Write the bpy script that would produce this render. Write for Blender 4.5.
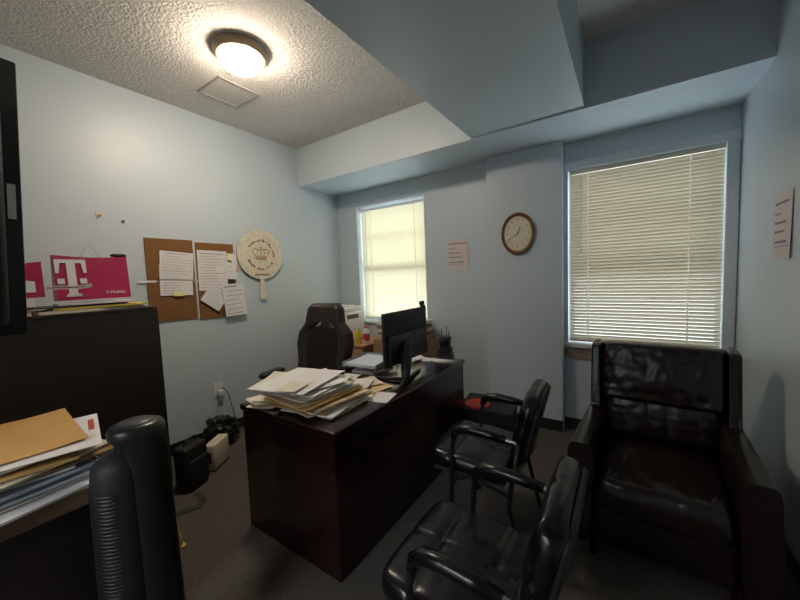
import bpy, bmesh, math, random
from mathutils import Vector, Matrix, Euler, noise
R = math.radians; PI = math.pi
random.seed(7)
for o in list(bpy.data.objects): bpy.data.objects.remove(o)
S = bpy.context.scene
COL = S.collection

# ------------------------------------------------------------------ camera
cam_d = bpy.data.cameras.new('camera'); cam = bpy.data.objects.new('camera', cam_d); COL.objects.link(cam)
S.camera = cam
cam_d.sensor_width = 36; cam_d.lens = 336.03/800*36; cam_d.clip_start = .02
YAW, PITCH, ROLL = -0.594, -0.071, -0.039
fv = Vector((math.sin(YAW)*math.cos(PITCH), math.cos(YAW)*math.cos(PITCH), math.sin(PITCH)))
rv = Vector((math.cos(YAW), -math.sin(YAW), 0)); uv = rv.cross(fv)
r2 = rv*math.cos(ROLL)+uv*math.sin(ROLL); u2 = -rv*math.sin(ROLL)+uv*math.cos(ROLL)
M4 = Matrix((r2, u2, -fv)).transposed().to_4x4()
cam.matrix_world = Matrix.Translation((3.221, -.617, 1.461)) @ M4

# ------------------------------------------------------------------ world, exposure
S.view_settings.view_transform = 'Standard'; S.view_settings.look = 'None'
S.view_settings.gamma = 1; S.view_settings.use_curve_mapping = False
S.view_settings.exposure = 1.2
W = bpy.data.worlds.new('sky'); S.world = W; W.use_nodes = True
bg = W.node_tree.nodes['Background']; bg.inputs[0].default_value = (.80, .90, 1.0, 1); bg.inputs[1].default_value = 2.2
LAMP_STRENGTH = 47.0
HALL_STRENGTH = 14.0
for (x, z, w, h) in ((.831, 1.61, 1.0, 1.5), (3.307, 1.57, 1.06, 1.5)):
    ld = bpy.data.lights.new('window_portal', 'AREA'); ld.shape = 'RECTANGLE'; ld.size = w; ld.size_y = h
    ld.cycles.is_portal = True
    lo = bpy.data.objects.new('window_portal', ld); COL.objects.link(lo)
    lo.location = (x, 2.96, z); lo.rotation_euler = (R(-90), 0, 0)

# ------------------------------------------------------------------ materials
def mat(name, col, rough=.5, metal=0, spec=.5, bump=None, var=None, coat=0, trans=0, emit=None, wood=None, sheen=0):
    m = bpy.data.materials.new(name); m.use_nodes = True; nt = m.node_tree
    b = nt.nodes['Principled BSDF']; L = nt.links.new
    b.inputs['Base Color'].default_value = (*col, 1); b.inputs['Roughness'].default_value = rough
    b.inputs['Metallic'].default_value = metal; b.inputs['Specular IOR Level'].default_value = spec
    if coat: b.inputs['Coat Weight'].default_value = coat; b.inputs['Coat Roughness'].default_value = .15
    if trans: b.inputs['Transmission Weight'].default_value = trans
    if emit: b.inputs['Emission Color'].default_value = (*emit[0], 1); b.inputs['Emission Strength'].default_value = emit[1]
    tc = nt.nodes.new('ShaderNodeTexCoord')
    if var:                                                # (scale, amount) colour mottling
        n = nt.nodes.new('ShaderNodeTexNoise'); n.inputs['Scale'].default_value = var[0]; n.inputs['Detail'].default_value = 5
        L(tc.outputs['Object'], n.inputs['Vector'])
        r = nt.nodes.new('ShaderNodeValToRGB'); a = var[1]
        r.color_ramp.elements[0].position = .3; r.color_ramp.elements[1].position = .7
        r.color_ramp.elements[0].color = (*[max(0, c*(1-a)) for c in col], 1); r.color_ramp.elements[1].color = (*[min(1, c*(1+a)) for c in col], 1)
        L(n.outputs['Fac'], r.inputs['Fac']); L(r.outputs['Color'], b.inputs['Base Color'])
    if wood:                                               # (second colour, scale, stretch axis)
        mp = nt.nodes.new('ShaderNodeMapping'); sc = [wood[1]]*3; sc[wood[2]] = wood[1]*.07; mp.inputs['Scale'].default_value = sc
        n = nt.nodes.new('ShaderNodeTexNoise'); n.inputs['Scale'].default_value = 1; n.inputs['Detail'].default_value = 6; n.inputs['Distortion'].default_value = .8
        L(tc.outputs['Object'], mp.inputs['Vector']); L(mp.outputs[0], n.inputs['Vector'])
        r = nt.nodes.new('ShaderNodeValToRGB'); r.color_ramp.elements[0].position = .35; r.color_ramp.elements[1].position = .65
        r.color_ramp.elements[0].color = (*col, 1); r.color_ramp.elements[1].color = (*wood[0], 1)
        L(n.outputs['Fac'], r.inputs['Fac']); L(r.outputs['Color'], b.inputs['Base Color'])
    if bump:                                               # (kind, scale, strength, distance)
        if bump[0] == 'voronoi':
            n = nt.nodes.new('ShaderNodeTexVoronoi'); n.inputs['Scale'].default_value = bump[1]; out = n.outputs['Distance']
        else:
            n = nt.nodes.new('ShaderNodeTexNoise'); n.inputs['Scale'].default_value = bump[1]; n.inputs['Detail'].default_value = 6; out = n.outputs['Fac']
        L(tc.outputs['Object'], n.inputs['Vector'])
        bp = nt.nodes.new('ShaderNodeBump'); bp.inputs['Strength'].default_value = bump[2]; bp.inputs['Distance'].default_value = bump[3]
        L(out, bp.inputs['Height']); L(bp.outputs[0], b.inputs['Normal'])
    return m

M = {}
M['wall'] = mat('blue_wall_paint', (.575, .65, .70), .42, bump=('noise', 60, .12, .002))
M['ceiling'] = mat('popcorn_ceiling', (.74, .70, .66), .9, spec=.2, bump=('noise', 60, .7, .014), var=(60, .12))
M['carpet'] = mat('brown_grey_carpet', (.115, .10, .088), .95, spec=.1, bump=('noise', 260, .8, .006), var=(120, .45))
M['white_paint'] = mat('white_gloss_paint', (.72, .76, .80), .35)
M['casing'] = mat('pale_casing_paint', (.60, .68, .70), .35)
M['sillwood'] = mat('sill_wood', (.24, .17, .11), .45, wood=((.34, .25, .17), 30, 0))
M['black_base'] = mat('black_vinyl', (.012, .012, .013), .5)
M['mahogany'] = mat('dark_mahogany', (.010, .003, .003), .22, wood=((.026, .007, .006), 26, 1), coat=.3)
M['darkcab'] = mat('dark_laminate', (.024, .018, .015), .38, var=(8, .2))
M['oak'] = mat('tan_wood', (.36, .20, .09), .45, wood=((.50, .30, .15), 30, 0))
M['brownedge'] = mat('brown_desk_edge', (.16, .095, .05), .4, wood=((.23, .145, .08), 22, 1))
M['leather'] = mat('black_leather', (.005, .005, .008), .27, spec=.5, bump=('noise', 45, .15, .004))
M['armleather'] = mat('dark_brown_leather', (.014, .008, .0065), .26, spec=.6, bump=('noise', 14, .22, .010))
M['gameleather'] = mat('brown_black_leather', (.026, .021, .019), .45, bump=('noise', 90, .1, .002))
M['gamepanel'] = mat('brown_mesh_fabric', (.020, .015, .013), .8, spec=.2)
M['blackplastic'] = mat('black_plastic', (.012, .012, .013), .35)
M['mattblack'] = mat('matt_black_plastic', (.014, .014, .015), .6)
M['greyplastic'] = mat('dark_grey_plastic', (.05, .05, .055), .4)
M['blackmetal'] = mat('black_tube_metal', (.01, .01, .011), .3, spec=.6)
M['steel'] = mat('brushed_steel', (.55, .55, .56), .3, 1)
M['bronze'] = mat('bronze_metal', (.34, .26, .17), .35, .35)
M['glassdome'] = mat('lit_frosted_dome', (.9, .85, .7), .4, emit=((1.0, .85, .67), LAMP_STRENGTH))
M['cork'] = mat('cork', (.23, .115, .045), .9, spec=.1, var=(90, .28), bump=('noise', 150, .4, .003))
M['paper'] = mat('white_paper', (.78, .76, .76), .7, spec=.2)
M['paper2'] = mat('cream_paper', (.72, .66, .55), .7, spec=.2)
M['paperblue'] = mat('blue_grey_paper', (.55, .60, .70), .6, spec=.2)
M['manila'] = mat('manila_folder', (.70, .52, .30), .6, spec=.2, var=(6, .06))
M['kraft'] = mat('kraft_envelope', (.62, .37, .13), .55, spec=.25, var=(7, .08))
M['yellow'] = mat('yellow_card', (.75, .58, .10), .5)
M['ink'] = mat('printed_ink', (.16, .14, .17), .7)
M['inkred'] = mat('red_ink', (.5, .07, .06), .6)
M['inkfaint'] = mat('faint_grey_ink', (.40, .38, .39), .7)
M['magenta'] = mat('magenta_paper', (.42, .025, .095), .35, var=(5, .08))
M['magentad'] = mat('magenta_gusset', (.55, .06, .18), .4)
M['red'] = mat('red_plastic', (.75, .045, .03), .4)
M['darkred'] = mat('dark_red_card', (.12, .015, .02), .45)
M['pink'] = mat('pink_sticky', (.85, .30, .36), .7)
M['stickyy'] = mat('yellow_sticky', (.85, .76, .35), .7)
M['peel'] = mat('pale_whitewashed_wood', (.66, .57, .43), .6, wood=((.82, .76, .63), 24, 2))
M['brownink'] = mat('burnt_brown_print', (.17, .09, .045), .6)
M['gold'] = mat('gold_brown_print', (.42, .25, .10), .5)
M['clockwood'] = mat('clock_wood', (.16, .065, .02), .3, wood=((.25, .11, .035), 40, 0), coat=.4)
M['clockface'] = mat('clock_face', (.78, .70, .56), .5)
M['cream'] = mat('cream_plastic', (.68, .60, .46), .45)
M['whiteplastic'] = mat('white_plastic', (.75, .75, .76), .4)
M['card'] = mat('cardboard', (.36, .23, .13), .8, spec=.1, var=(12, .1))
M['carpetgrey'] = mat('dark_strap_fabric', (.035, .035, .037), .8)
M['yellowtape'] = mat('yellow_tape', (.65, .45, .04), .4)
M['clear'] = mat('clear_plastic', (.85, .9, .95), .12, trans=.85)
M['blueplastic'] = mat('blue_grey_plastic', (.36, .40, .46), .45)
M['yellowliquid'] = mat('yellow_bottle', (.75, .50, .02), .3)
M['redprint'] = mat('red_label', (.60, .06, .10), .4)

def mat_slats(name, col, tr):
    m = bpy.data.materials.new(name); m.use_nodes = True; nt = m.node_tree; nt.nodes.clear(); L = nt.links.new
    out = nt.nodes.new('ShaderNodeOutputMaterial'); d = nt.nodes.new('ShaderNodeBsdfDiffuse'); t = nt.nodes.new('ShaderNodeBsdfTranslucent')
    mx = nt.nodes.new('ShaderNodeMixShader'); mx.inputs[0].default_value = tr
    d.inputs[0].default_value = (*col, 1); t.inputs[0].default_value = (*[c*c for c in col], 1)
    L(d.outputs[0], mx.inputs[1]); L(t.outputs[0], mx.inputs[2]); L(mx.outputs[0], out.inputs[0]); return m
M['slat1'] = mat_slats('cream_translucent_slats', (.86, .80, .65), .36)
M['tape'] = mat_slats('ladder_tape_light_leak', (.95, .93, .88), .8)  # white, translucent colour stands in for daylight leaking through the slat holes
M['slat2'] = mat_slats('almond_slats', (.66, .59, .48), .17)
def mat_pane():
    m = bpy.data.materials.new('window_glass'); m.use_nodes = True; nt = m.node_tree; nt.nodes.clear(); L = nt.links.new
    out = nt.nodes.new('ShaderNodeOutputMaterial'); d = nt.nodes.new('ShaderNodeBsdfTransparent'); t = nt.nodes.new('ShaderNodeBsdfGlossy')
    d.inputs[0].default_value = (.93, .96, .95, 1); t.inputs['Roughness'].default_value = .02
    mx = nt.nodes.new('ShaderNodeMixShader'); mx.inputs[0].default_value = .06
    L(d.outputs[0], mx.inputs[1]); L(t.outputs[0], mx.inputs[2]); L(mx.outputs[0], out.inputs[0]); return m
M['pane'] = mat_pane()

# ------------------------------------------------------------------ mesh helpers
class MB:
    def __init__(s): s.bm = bmesh.new()
    def _tf(s, vs, mtx): bmesh.ops.transform(s.bm, matrix=mtx, verts=vs)
    def box(s, c, d, rot=(0,0,0), bev=0, seg=2):
        r = bmesh.ops.create_cube(s.bm, size=1); vs = r['verts']
        bmesh.ops.scale(s.bm, vec=d, verts=vs)
        if bev:
            es = list({e for v in vs for e in v.link_edges})
            g = bmesh.ops.bevel(s.bm, geom=es, offset=bev, segments=seg, affect='EDGES', profile=.5)
            vs = list({v for f in g['faces'] for v in f.verts} | {v for v in vs if v.is_valid})
        s._tf(vs, Matrix.Translation(c) @ Euler(rot).to_matrix().to_4x4()); return s
    def bb(s, x0, x1, y0, y1, z0, z1, bev=0):
        return s.box(((x0+x1)/2, (y0+y1)/2, (z0+z1)/2), (x1-x0, y1-y0, z1-z0), bev=bev)
    def cyl(s, p0, p1, r0, r1=None, seg=20):
        p0, p1 = Vector(p0), Vector(p1); r1 = r0 if r1 is None else r1; d = p1-p0
        g = bmesh.ops.create_cone(s.bm, cap_ends=True, segments=seg, radius1=r0, radius2=r1, depth=d.length)
        s._tf(g['verts'], Matrix.Translation((p0+p1)/2) @ d.to_track_quat('Z', 'Y').to_matrix().to_4x4()); return s
    def lathe(s, prof, c=(0,0,0), seg=40, sx=1, sy=1, rot=(0,0,0)):
        mt = Matrix.Translation(c) @ Euler(rot).to_matrix().to_4x4(); rings = []
        for (r, z) in prof:
            if r < 1e-6: rings.append([s.bm.verts.new(mt @ Vector((0, 0, z)))])
            else: rings.append([s.bm.verts.new(mt @ Vector((r*sx*math.cos(2*PI*k/seg), r*sy*math.sin(2*PI*k/seg), z))) for k in range(seg)])
        for a, b in zip(rings, rings[1:]):
            for k in range(seg):
                k2 = (k+1) % seg
                q = [a[k % len(a)], a[k2 % len(a)], b[k2 % len(b)], b[k % len(b)]]
                u = []
                for v in q:
                    if v not in u: u.append(v)
                if len(u) > 2: s.bm.faces.new(u)
        return s
    def tube(s, pts, r, seg=10, flat=1.0, closed=False):
        pts = [Vector(p) for p in pts]; n = len(pts); rings = []; up = None
        for i, p in enumerate(pts):
            a = pts[i-1] if (i > 0 or closed) else p; b = pts[(i+1) % n] if (i < n-1 or closed) else p
            t = (b-a).normalized()
            if up is None: up = t.orthogonal().normalized()
            up = (up - t*up.dot(t)).normalized(); sd = t.cross(up)
            rr = r[i] if isinstance(r, (list, tuple)) else r
            rings.append([s.bm.verts.new(p + up*math.cos(2*PI*k/seg)*rr + sd*math.sin(2*PI*k/seg)*rr*flat) for k in range(seg)])
        rg = list(zip(rings, rings[1:])) + ([(rings[-1], rings[0])] if closed else [])
        for a, b in rg:
            for k in range(seg): s.bm.faces.new((a[k], a[(k+1) % seg], b[(k+1) % seg], b[k]))
        if not closed: s.bm.faces.new(rings[0][::-1]); s.bm.faces.new(rings[-1])
        return s
    def prism(s, poly, t, mtx=Matrix()):                   # poly in xy, thickness along +z
        a = [s.bm.verts.new(mtx @ Vector((x, y, 0))) for x, y in poly]; b = [s.bm.verts.new(mtx @ Vector((x, y, t))) for x, y in poly]
        s.bm.faces.new(a[::-1]); s.bm.faces.new(b); n = len(poly)
        for i in range(n): s.bm.faces.new((a[i], a[(i+1) % n], b[(i+1) % n], b[i]))
        return s
    def sheet(s, fn, nu, nv, t=0):                         # fn(u,v)->(point, normal offset dir) surface; closed slab if t
        g = [[Vector(fn(i/nu, j/nv)) for j in range(nv+1)] for i in range(nu+1)]
        top = [[s.bm.verts.new(p) for p in row] for row in g]
        for i in range(nu):
            for j in range(nv): s.bm.faces.new((top[i][j], top[i+1][j], top[i+1][j+1], top[i][j+1]))
        if t:
            bot = [[s.bm.verts.new(p-Vector((0, 0, t))) for p in row] for row in g]
            for i in range(nu):
                for j in range(nv): s.bm.faces.new((bot[i][j+1], bot[i+1][j+1], bot[i+1][j], bot[i][j]))
            ring = [(i, 0) for i in range(nu)]+[(nu, j) for j in range(nv)]+[(i, nv) for i in range(nu, 0, -1)]+[(0, j) for j in range(nv, 0, -1)]
            for (a, b) in zip(ring, ring[1:]+ring[:1]):
                s.bm.faces.new((top[a[0]][a[1]], bot[a[0]][a[1]], bot[b[0]][b[1]], top[b[0]][b[1]]))
        return s
    def cushion(s, w, d, t, mtx=Matrix(), su=(), sv=(), n=26, puff=1.0, edge=.18, wr=.004, seed=0, groove=.012, back=.35, corner=.12, ew=0):
        """puffed pad in local xy (w by d), front side +z, seams at fractions su / sv."""
        def pt(u, v, side):
            x, y = u*2-1, v*2-1
            rx = abs(x); ry = abs(y)
            f = (1-max(0, (rx-(1-edge))/edge)**2.6)**.5 if rx < 1 else 0
            g = (1-max(0, (ry-(1-edge))/edge)**2.6)**.5 if ry < 1 else 0
            h = f*g
            dome = .72+.28*(1-x*x)*(1-y*y)*puff
            z = t*h*dome
            if side > 0:
                for q in su: z -= groove*math.exp(-((u-q)*w/.009)**2)*h + groove*.5*math.exp(-((u-q)*w/.03)**2)*h
                for q in sv: z -= groove*math.exp(-((v-q)*d/.009)**2)*h + groove*.5*math.exp(-((v-q)*d/.03)**2)*h
                z += wr*h*(noise.noise(Vector((x*6*w/.5, y*2.2, seed)))+.6*noise.noise(Vector((x*3, y*4, seed+5))))
                if ew: z += ew*h*math.sin(v*34+3*noise.noise(Vector((x*2, y*2, seed))))*math.exp(-(1-rx)/.13)*(1 if x < 0 else .5) + ew*.7*h*math.sin(u*40+3*noise.noise(Vector((x*2, y*2, seed))))*math.exp(-(1-y)/.16)*(1 if y > 0 else 0)
            else: z = -t*back*h
            # rounded plan corners
            k = 1-corner*(rx**4)*(ry**4)
            return mtx @ Vector((x*w/2*k, y*d/2*k, z))
        vs = {}
        for side in (1, -1):
            for i in range(n+1):
                for j in range(n+1):
                    if side < 0 and (i in (0, n) or j in (0, n)): vs[(i, j, -1)] = vs[(i, j, 1)]
                    else: vs[(i, j, side)] = s.bm.verts.new(pt(.5-.5*math.cos(PI*i/n) if False else i/n, j/n, side))
        for side in (1, -1):
            for i in range(n):
                for j in range(n):
                    q = [vs[(i, j, side)], vs[(i+1, j, side)], vs[(i+1, j+1, side)], vs[(i, j+1, side)]]
                    s.bm.faces.new(q if side > 0 else q[::-1])
        return s
    def build(s, name, m, parent=None, smooth=None, loc=None, rot=None):
        me = bpy.data.meshes.new(name); bmesh.ops.recalc_face_normals(s.bm, faces=s.bm.faces)
        s.bm.to_mesh(me); s.bm.free()
        me.materials.append(M[m] if isinstance(m, str) else m)
        if smooth is not None:
            for p in me.polygons: p.use_smooth = True
            if smooth < 180: me.set_sharp_from_angle(angle=R(smooth))
        o = bpy.data.objects.new(name, me); COL.objects.link(o)
        if parent: o.parent = parent
        if loc: o.location = loc
        if rot: o.rotation_euler = rot
        return o
def tag(o, label=None, cat=None, group=None, kind=None):
    if label: o['label'] = label
    if cat: o['category'] = cat
    if group: o['group'] = group
    if kind: o['kind'] = kind
    return o
def thing(name, label, cat, loc=(0,0,0), rotz=0, group=None, rot=None):
    o = bpy.data.objects.new(name, None); COL.objects.link(o); o.empty_display_size = .05
    o.location = loc; o.rotation_euler = rot if rot else (0, 0, rotz); return tag(o, label, cat, group)
def struct(o): o['kind'] = 'structure'; return o
def copy_tree(o, parent=None):
    c = o.copy(); COL.objects.link(c)
    if parent: c.parent = parent
    for ch in list(o.children): copy_tree(ch, c)
    return c

# ------------------------------------------------------------------ room shell
XW, YB, H, YR = 3.881, 2.737, 2.988, -1.95
struct(MB().bb(-.2, XW+.2, YR-.2, YB+.2, -.1, 0).build('floor', 'carpet'))
struct(MB().bb(-.2, XW+.2, YR-.2, YB+.2, H, H+.1).build('ceiling', 'ceiling'))
struct(MB().bb(-.15, 0, YR-.15, YB, 0, H).build('wall_left', 'wall'))
struct(MB().bb(XW, XW+.15, YR-.15, YB, 0, H).build('wall_right', 'wall'))
struct(MB().bb(0, 1.75, YR-.15, YR, 0, H).bb(2.70, XW, YR-.15, YR, 0, H).bb(1.75, 2.70, YR-.15, YR, 2.08, H).build('wall_front', 'wall'))
struct(MB().bb(1.66, 1.75, YR, YR+.018, 0, 2.17, .003).bb(2.70, 2.79, YR, YR+.018, 0, 2.17, .003).bb(1.75, 2.70, YR, YR+.018, 2.08, 2.17, .003).build('trim_1', 'white_paint'))
struct(MB().bb(.4, XW, YR-1.95, YR-1.80, 0, 2.5).build('wall_hallway', 'wall'))
struct(MB().bb(.25, .4, YR-1.95, YR-.15, 0, 2.5).bb(XW, XW+.15, YR-1.95, YR-.15, 0, 2.5).build('wall_hallway_end', 'wall'))
struct(MB().bb(.25, XW+.15, YR-1.95, YR-.15, 2.5, 2.6).build('ceiling_hallway', 'ceiling'))
struct(MB().bb(.25, XW+.15, YR-1.95, YR-.2, -.1, 0).build('floor_hallway', 'carpet'))
W1 = (.327, 1.335, .90, 2.361); W2 = (2.777, 3.837, .80, 2.32)
w = MB(); y0, y1 = YB, YB+.22
w.bb(-.15, W1[0], y0, y1, 0, H); w.bb(W1[1], W2[0], y0, y1, 0, H); w.bb(W2[1], XW+.15, y0, y1, 0, H)
for q in (W1, W2): w.bb(q[0], q[1], y0, y1, 0, q[2]); w.bb(q[0], q[1], y0, y1, q[3], H)
struct(w.build('wall_back', 'wall'))
struct(MB().bb(2.089, 2.756, 2.62, YB, 0, 2.557, bev=.006).build('wall_column', 'wall'))
struct(MB().bb(0, XW, 2.099, YB, 2.557, H).build('ceiling_beam', 'wall'))
struct(MB().bb(2.149, 2.972, YR, 2.099, 2.572, H).build('ceiling_duct', 'wall'))
bb_ = MB(); bb_.bb(0, .012, YR, YB, 0, .10); struct(bb_.build('baseboard_left', 'black_base'))
struct(MB().bb(.012, 2.089, YB-.012, YB, 0, .10).bb(2.089, 2.756, 2.608, 2.62, 0, .10).bb(2.756, XW, YB-.012, YB, 0, .10).build('baseboard_back', 'black_base'))
struct(MB().bb(XW-.012, XW, YR, YB-.012, 0, .10).build('baseboard_right', 'black_base'))

def window(n, q, casing):
    x0, x1, z0, z1 = q; root = bpy.data.objects.new('window_%d' % n, None); COL.objects.link(root); struct(root); root.location = (0, 0, 0)
    fr = MB(); fy0, fy1 = YB+.12, YB+.17; t = .045
    fr.bb(x0, x0+t, fy0, fy1, z0, z1); fr.bb(x1-t, x1, fy0, fy1, z0, z1); fr.bb(x0+t, x1-t, fy0, fy1, z0, z0+t); fr.bb(x0+t, x1-t, fy0, fy1, z1-t, z1)
    zm = z0+(z1-z0)*.46; fr.bb(x0+t, x1-t, fy0-.01, fy1, zm-.025, zm+.025)
    fr.bb(x0+t, x1-t, fy0+.015, fy1-.015, zm+.38, zm+.40)
    fr.build('window_frame', 'white_paint', root)
    MB().bb(x0+t, x1-t, fy0+.02, fy0+.026, z0+t, z1-t).build('window_pane', 'pane', root)
    ln = MB(); d = .006                                   # reveal liner
    ln.bb(x0, x0+d, YB-.002, fy0, z0, z1); ln.bb(x1-d, x1, YB-.002, fy0, z0, z1); ln.bb(x0+d, x1-d, YB-.002, fy0, z1-d, z1)
    ln.build('window_reveal', 'white_paint', root)
    return root
w1 = window(1, W1, False)
MB().bb(W1[0]-.02, W1[1]+.02, YB-.03, YB+.12, W1[2]-.03, W1[2]+.002, bev=.006).build('window_sill', 'white_paint', w1)
w2 = window(2, W2, True)
c = MB(); c.bb(W2[0]-.021, W2[0]+.012, YB-.018, YB, .80, 2.32, .003); c.bb(W2[1]-.030, XW-.006, YB-.018, YB, .80, 2.32, .003); c.bb(W2[0]-.021, XW, YB-.022, YB, 2.32, 2.39, .003)
c.build('window_casing', 'white_paint', w2)
MB().bb(W2[0]-.021, XW, YB-.05, YB+.12, .765, .802, bev=.006).build('window_sill', 'white_paint', w2)
MB().bb(W2[0]-.021, XW, YB-.022, YB, .665, .765, bev=.004).build('window_apron', 'sillwood', w2)

# ------------------------------------------------------------------ blinds
def blind(label, x0, x1, zb, zt, y, pitch, tilt, sw, smat, cords, bow):
    root = thing('window_blind', label, 'blind', ((x0+x1)/2, y, zb))
    hw = (x1-x0)/2; Z = zt-zb
    MB().bb(-hw, hw, -.018, .018, Z-.03, Z, .003).build('headrail', 'white_paint' if bow == 0 else 'clockface', root)
    s = MB(); z = .022; k = 0
    while z < Z-.035:
        a = tilt+random.uniform(-2.0, 2.0)
        ca, sa = math.cos(R(a))*sw/2, math.sin(R(a))*sw/2
        # curved slat: three strips, lower edge towards the room
        pr = [(-ca, -sa), (-ca*.3+.0012*sa/sw*2, -sa*.3-.0016), (ca*.3+.0012, sa*.3-.0016+.0008), (ca, sa)]
        def fn(u, v, pr=pr, z=z):
            i = min(2, int(v*3)); f = v*3-i; y_, z_ = pr[i][0]*(1-f)+pr[i+1][0]*f, pr[i][1]*(1-f)+pr[i+1][1]*f
            return (-hw+.004+u*(2*hw-.008), y_, z+z_)
        s.sheet(fn, 1, 3); z += pitch; k += 1
    s.build('slats', smat, root, smooth=180)
    MB().bb(-hw+.004, hw-.004, -.013, .013, 0, .014, .003).build('bottom_rail', smat, root)
    for cx in cords:
        MB().bb(cx-.0045, cx+.0045, -.0185, -.0170, .01, Z-.03).build('ladder_tape', 'tape', root)  # ladder tapes coloured bright to show light leaking between the slats
    MB().cyl((-hw+.09, -.03, Z-.05), (-hw+.09, -.032, Z-.75), .004, seg=8).build('wand', 'clear', root)
    return root
blind('cream closed slat blind glowing with daylight in the narrower window behind the computer screen', .345, 1.318, .93, 2.335, YB+.075, .0285, -66, .031, 'slat1', (-.33, .33), 0)
blind('almond slat blind of the wide window above the brown leather armchair', 2.800, 3.806, .815, 2.312, YB+.02, .0280, -65, .031, 'slat2', (-.36, .31), 1)

# ------------------------------------------------------------------ ceiling lamp
t = thing('ceiling_lamp', 'round flush ceiling lamp with lit frosted dome and bronze rim', 'ceiling lamp', (1.10, .76, H)); t.scale = (.92, .92, 1)
MB().lathe([(0, 0), (.175, 0), (.182, -.012), (.172, -.024), (.174, -.031), (.163, -.052), (.152, -.056), (.146, -.03), (0, -.03)]).build('rim', 'bronze', t, smooth=40)
MB().lathe([(.146, -.045), (.143, -.068), (.128, -.096), (.10, -.118), (.06, -.133), (.02, -.138), (0, -.138)]).build('glass_dome', 'glassdome', t, smooth=180)
MB().lathe([(0, -.136), (.016, -.137), (.018, -.143), (.008, -.148), (.010, -.155), (.006, -.163), (0, -.165)], seg=16).build('finial', 'bronze', t, smooth=60)
t = thing('hallway_light', 'bright rectangular ceiling light in the hallway outside the doorway', 'ceiling light', (2.2, YR-1.0, 2.498))
MB().bb(-.62, .62, -.32, .32, -.05, 0, .004).build('housing', 'white_paint', t)
MB().bb(-.59, .59, -.29, .29, -.058, -.05).build('diffuser', mat('lit_diffuser', (.9, .9, .9), .5, emit=((.95, .97, 1.0), HALL_STRENGTH)), t)
t = thing('access_panel', 'square painted access panel on textured ceiling beside the lamp', 'ceiling panel', (.553, .985, H))
fr = MB(); 
for (a, b, c_, d_) in ((-.165, .165, -.165, -.150), (-.165, .165, .150, .165), (-.165, -.150, -.150, .150), (.150, .165, -.150, .150)): fr.bb(a, b, c_, d_, -.009, 0, .001)
fr.build('panel_frame', mat('grey_panel_edge', (.40, .37, .33), .8), t)
MB().bb(-.149, .149, -.149, .149, -.0035, 0).build('panel_cover', mat('flat_ceiling_paint', (.62, .59, .55), .8), t)

# ------------------------------------------------------------------ executive desk
DX0, DX1, DY0, DY1, DZ = 1.339, 2.110, .439, 1.960, .75
t = thing('office_desk', 'dark mahogany executive desk covered in paperwork in the middle of the room', 'desk', ((DX0+DX1)/2, (DY0+DY1)/2, 0))
hx, hy = (DX1-DX0)/2, (DY1-DY0)/2
MB().box((0, 0, DZ-.018), (2*hx, 2*hy, .036), bev=.009, seg=3).build('desktop', 'mahogany', t, smooth=50)
MB().bb(hx-.035, hx-.012, -hy+.034, hy-.034, 0, DZ-.036, .003).build('front_panel', 'mahogany', t)
for a in (-hy+.012, hy-.034): MB().bb(-hx+.012, hx-.012, a, a+.022, 0, DZ-.036, .003).build('end_panel', 'mahogany', t)
for a in (-hy+.034, hy-.034-.40):
    MB().bb(-hx+.04, hx-.036, a, a+.40, .05, DZ-.036).build('pedestal', 'mahogany', t)
    for (z0, z1) in ((.06, .30), (.31, .50), (.51, .70)):
        dr = MB().bb(-hx+.02, -hx+.040, a+.01, a+.39, z0, z1, .003).build('drawer', 'mahogany', t)
        zc = (z0+z1)/2
        MB().tube([(-hx+.02, a+.14, zc), (-hx-.005, a+.15, zc), (-hx-.005, a+.25, zc), (-hx+.02, a+.26, zc)], .005, 8).build('handle', 'bronze', dr, smooth=60)

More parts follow.
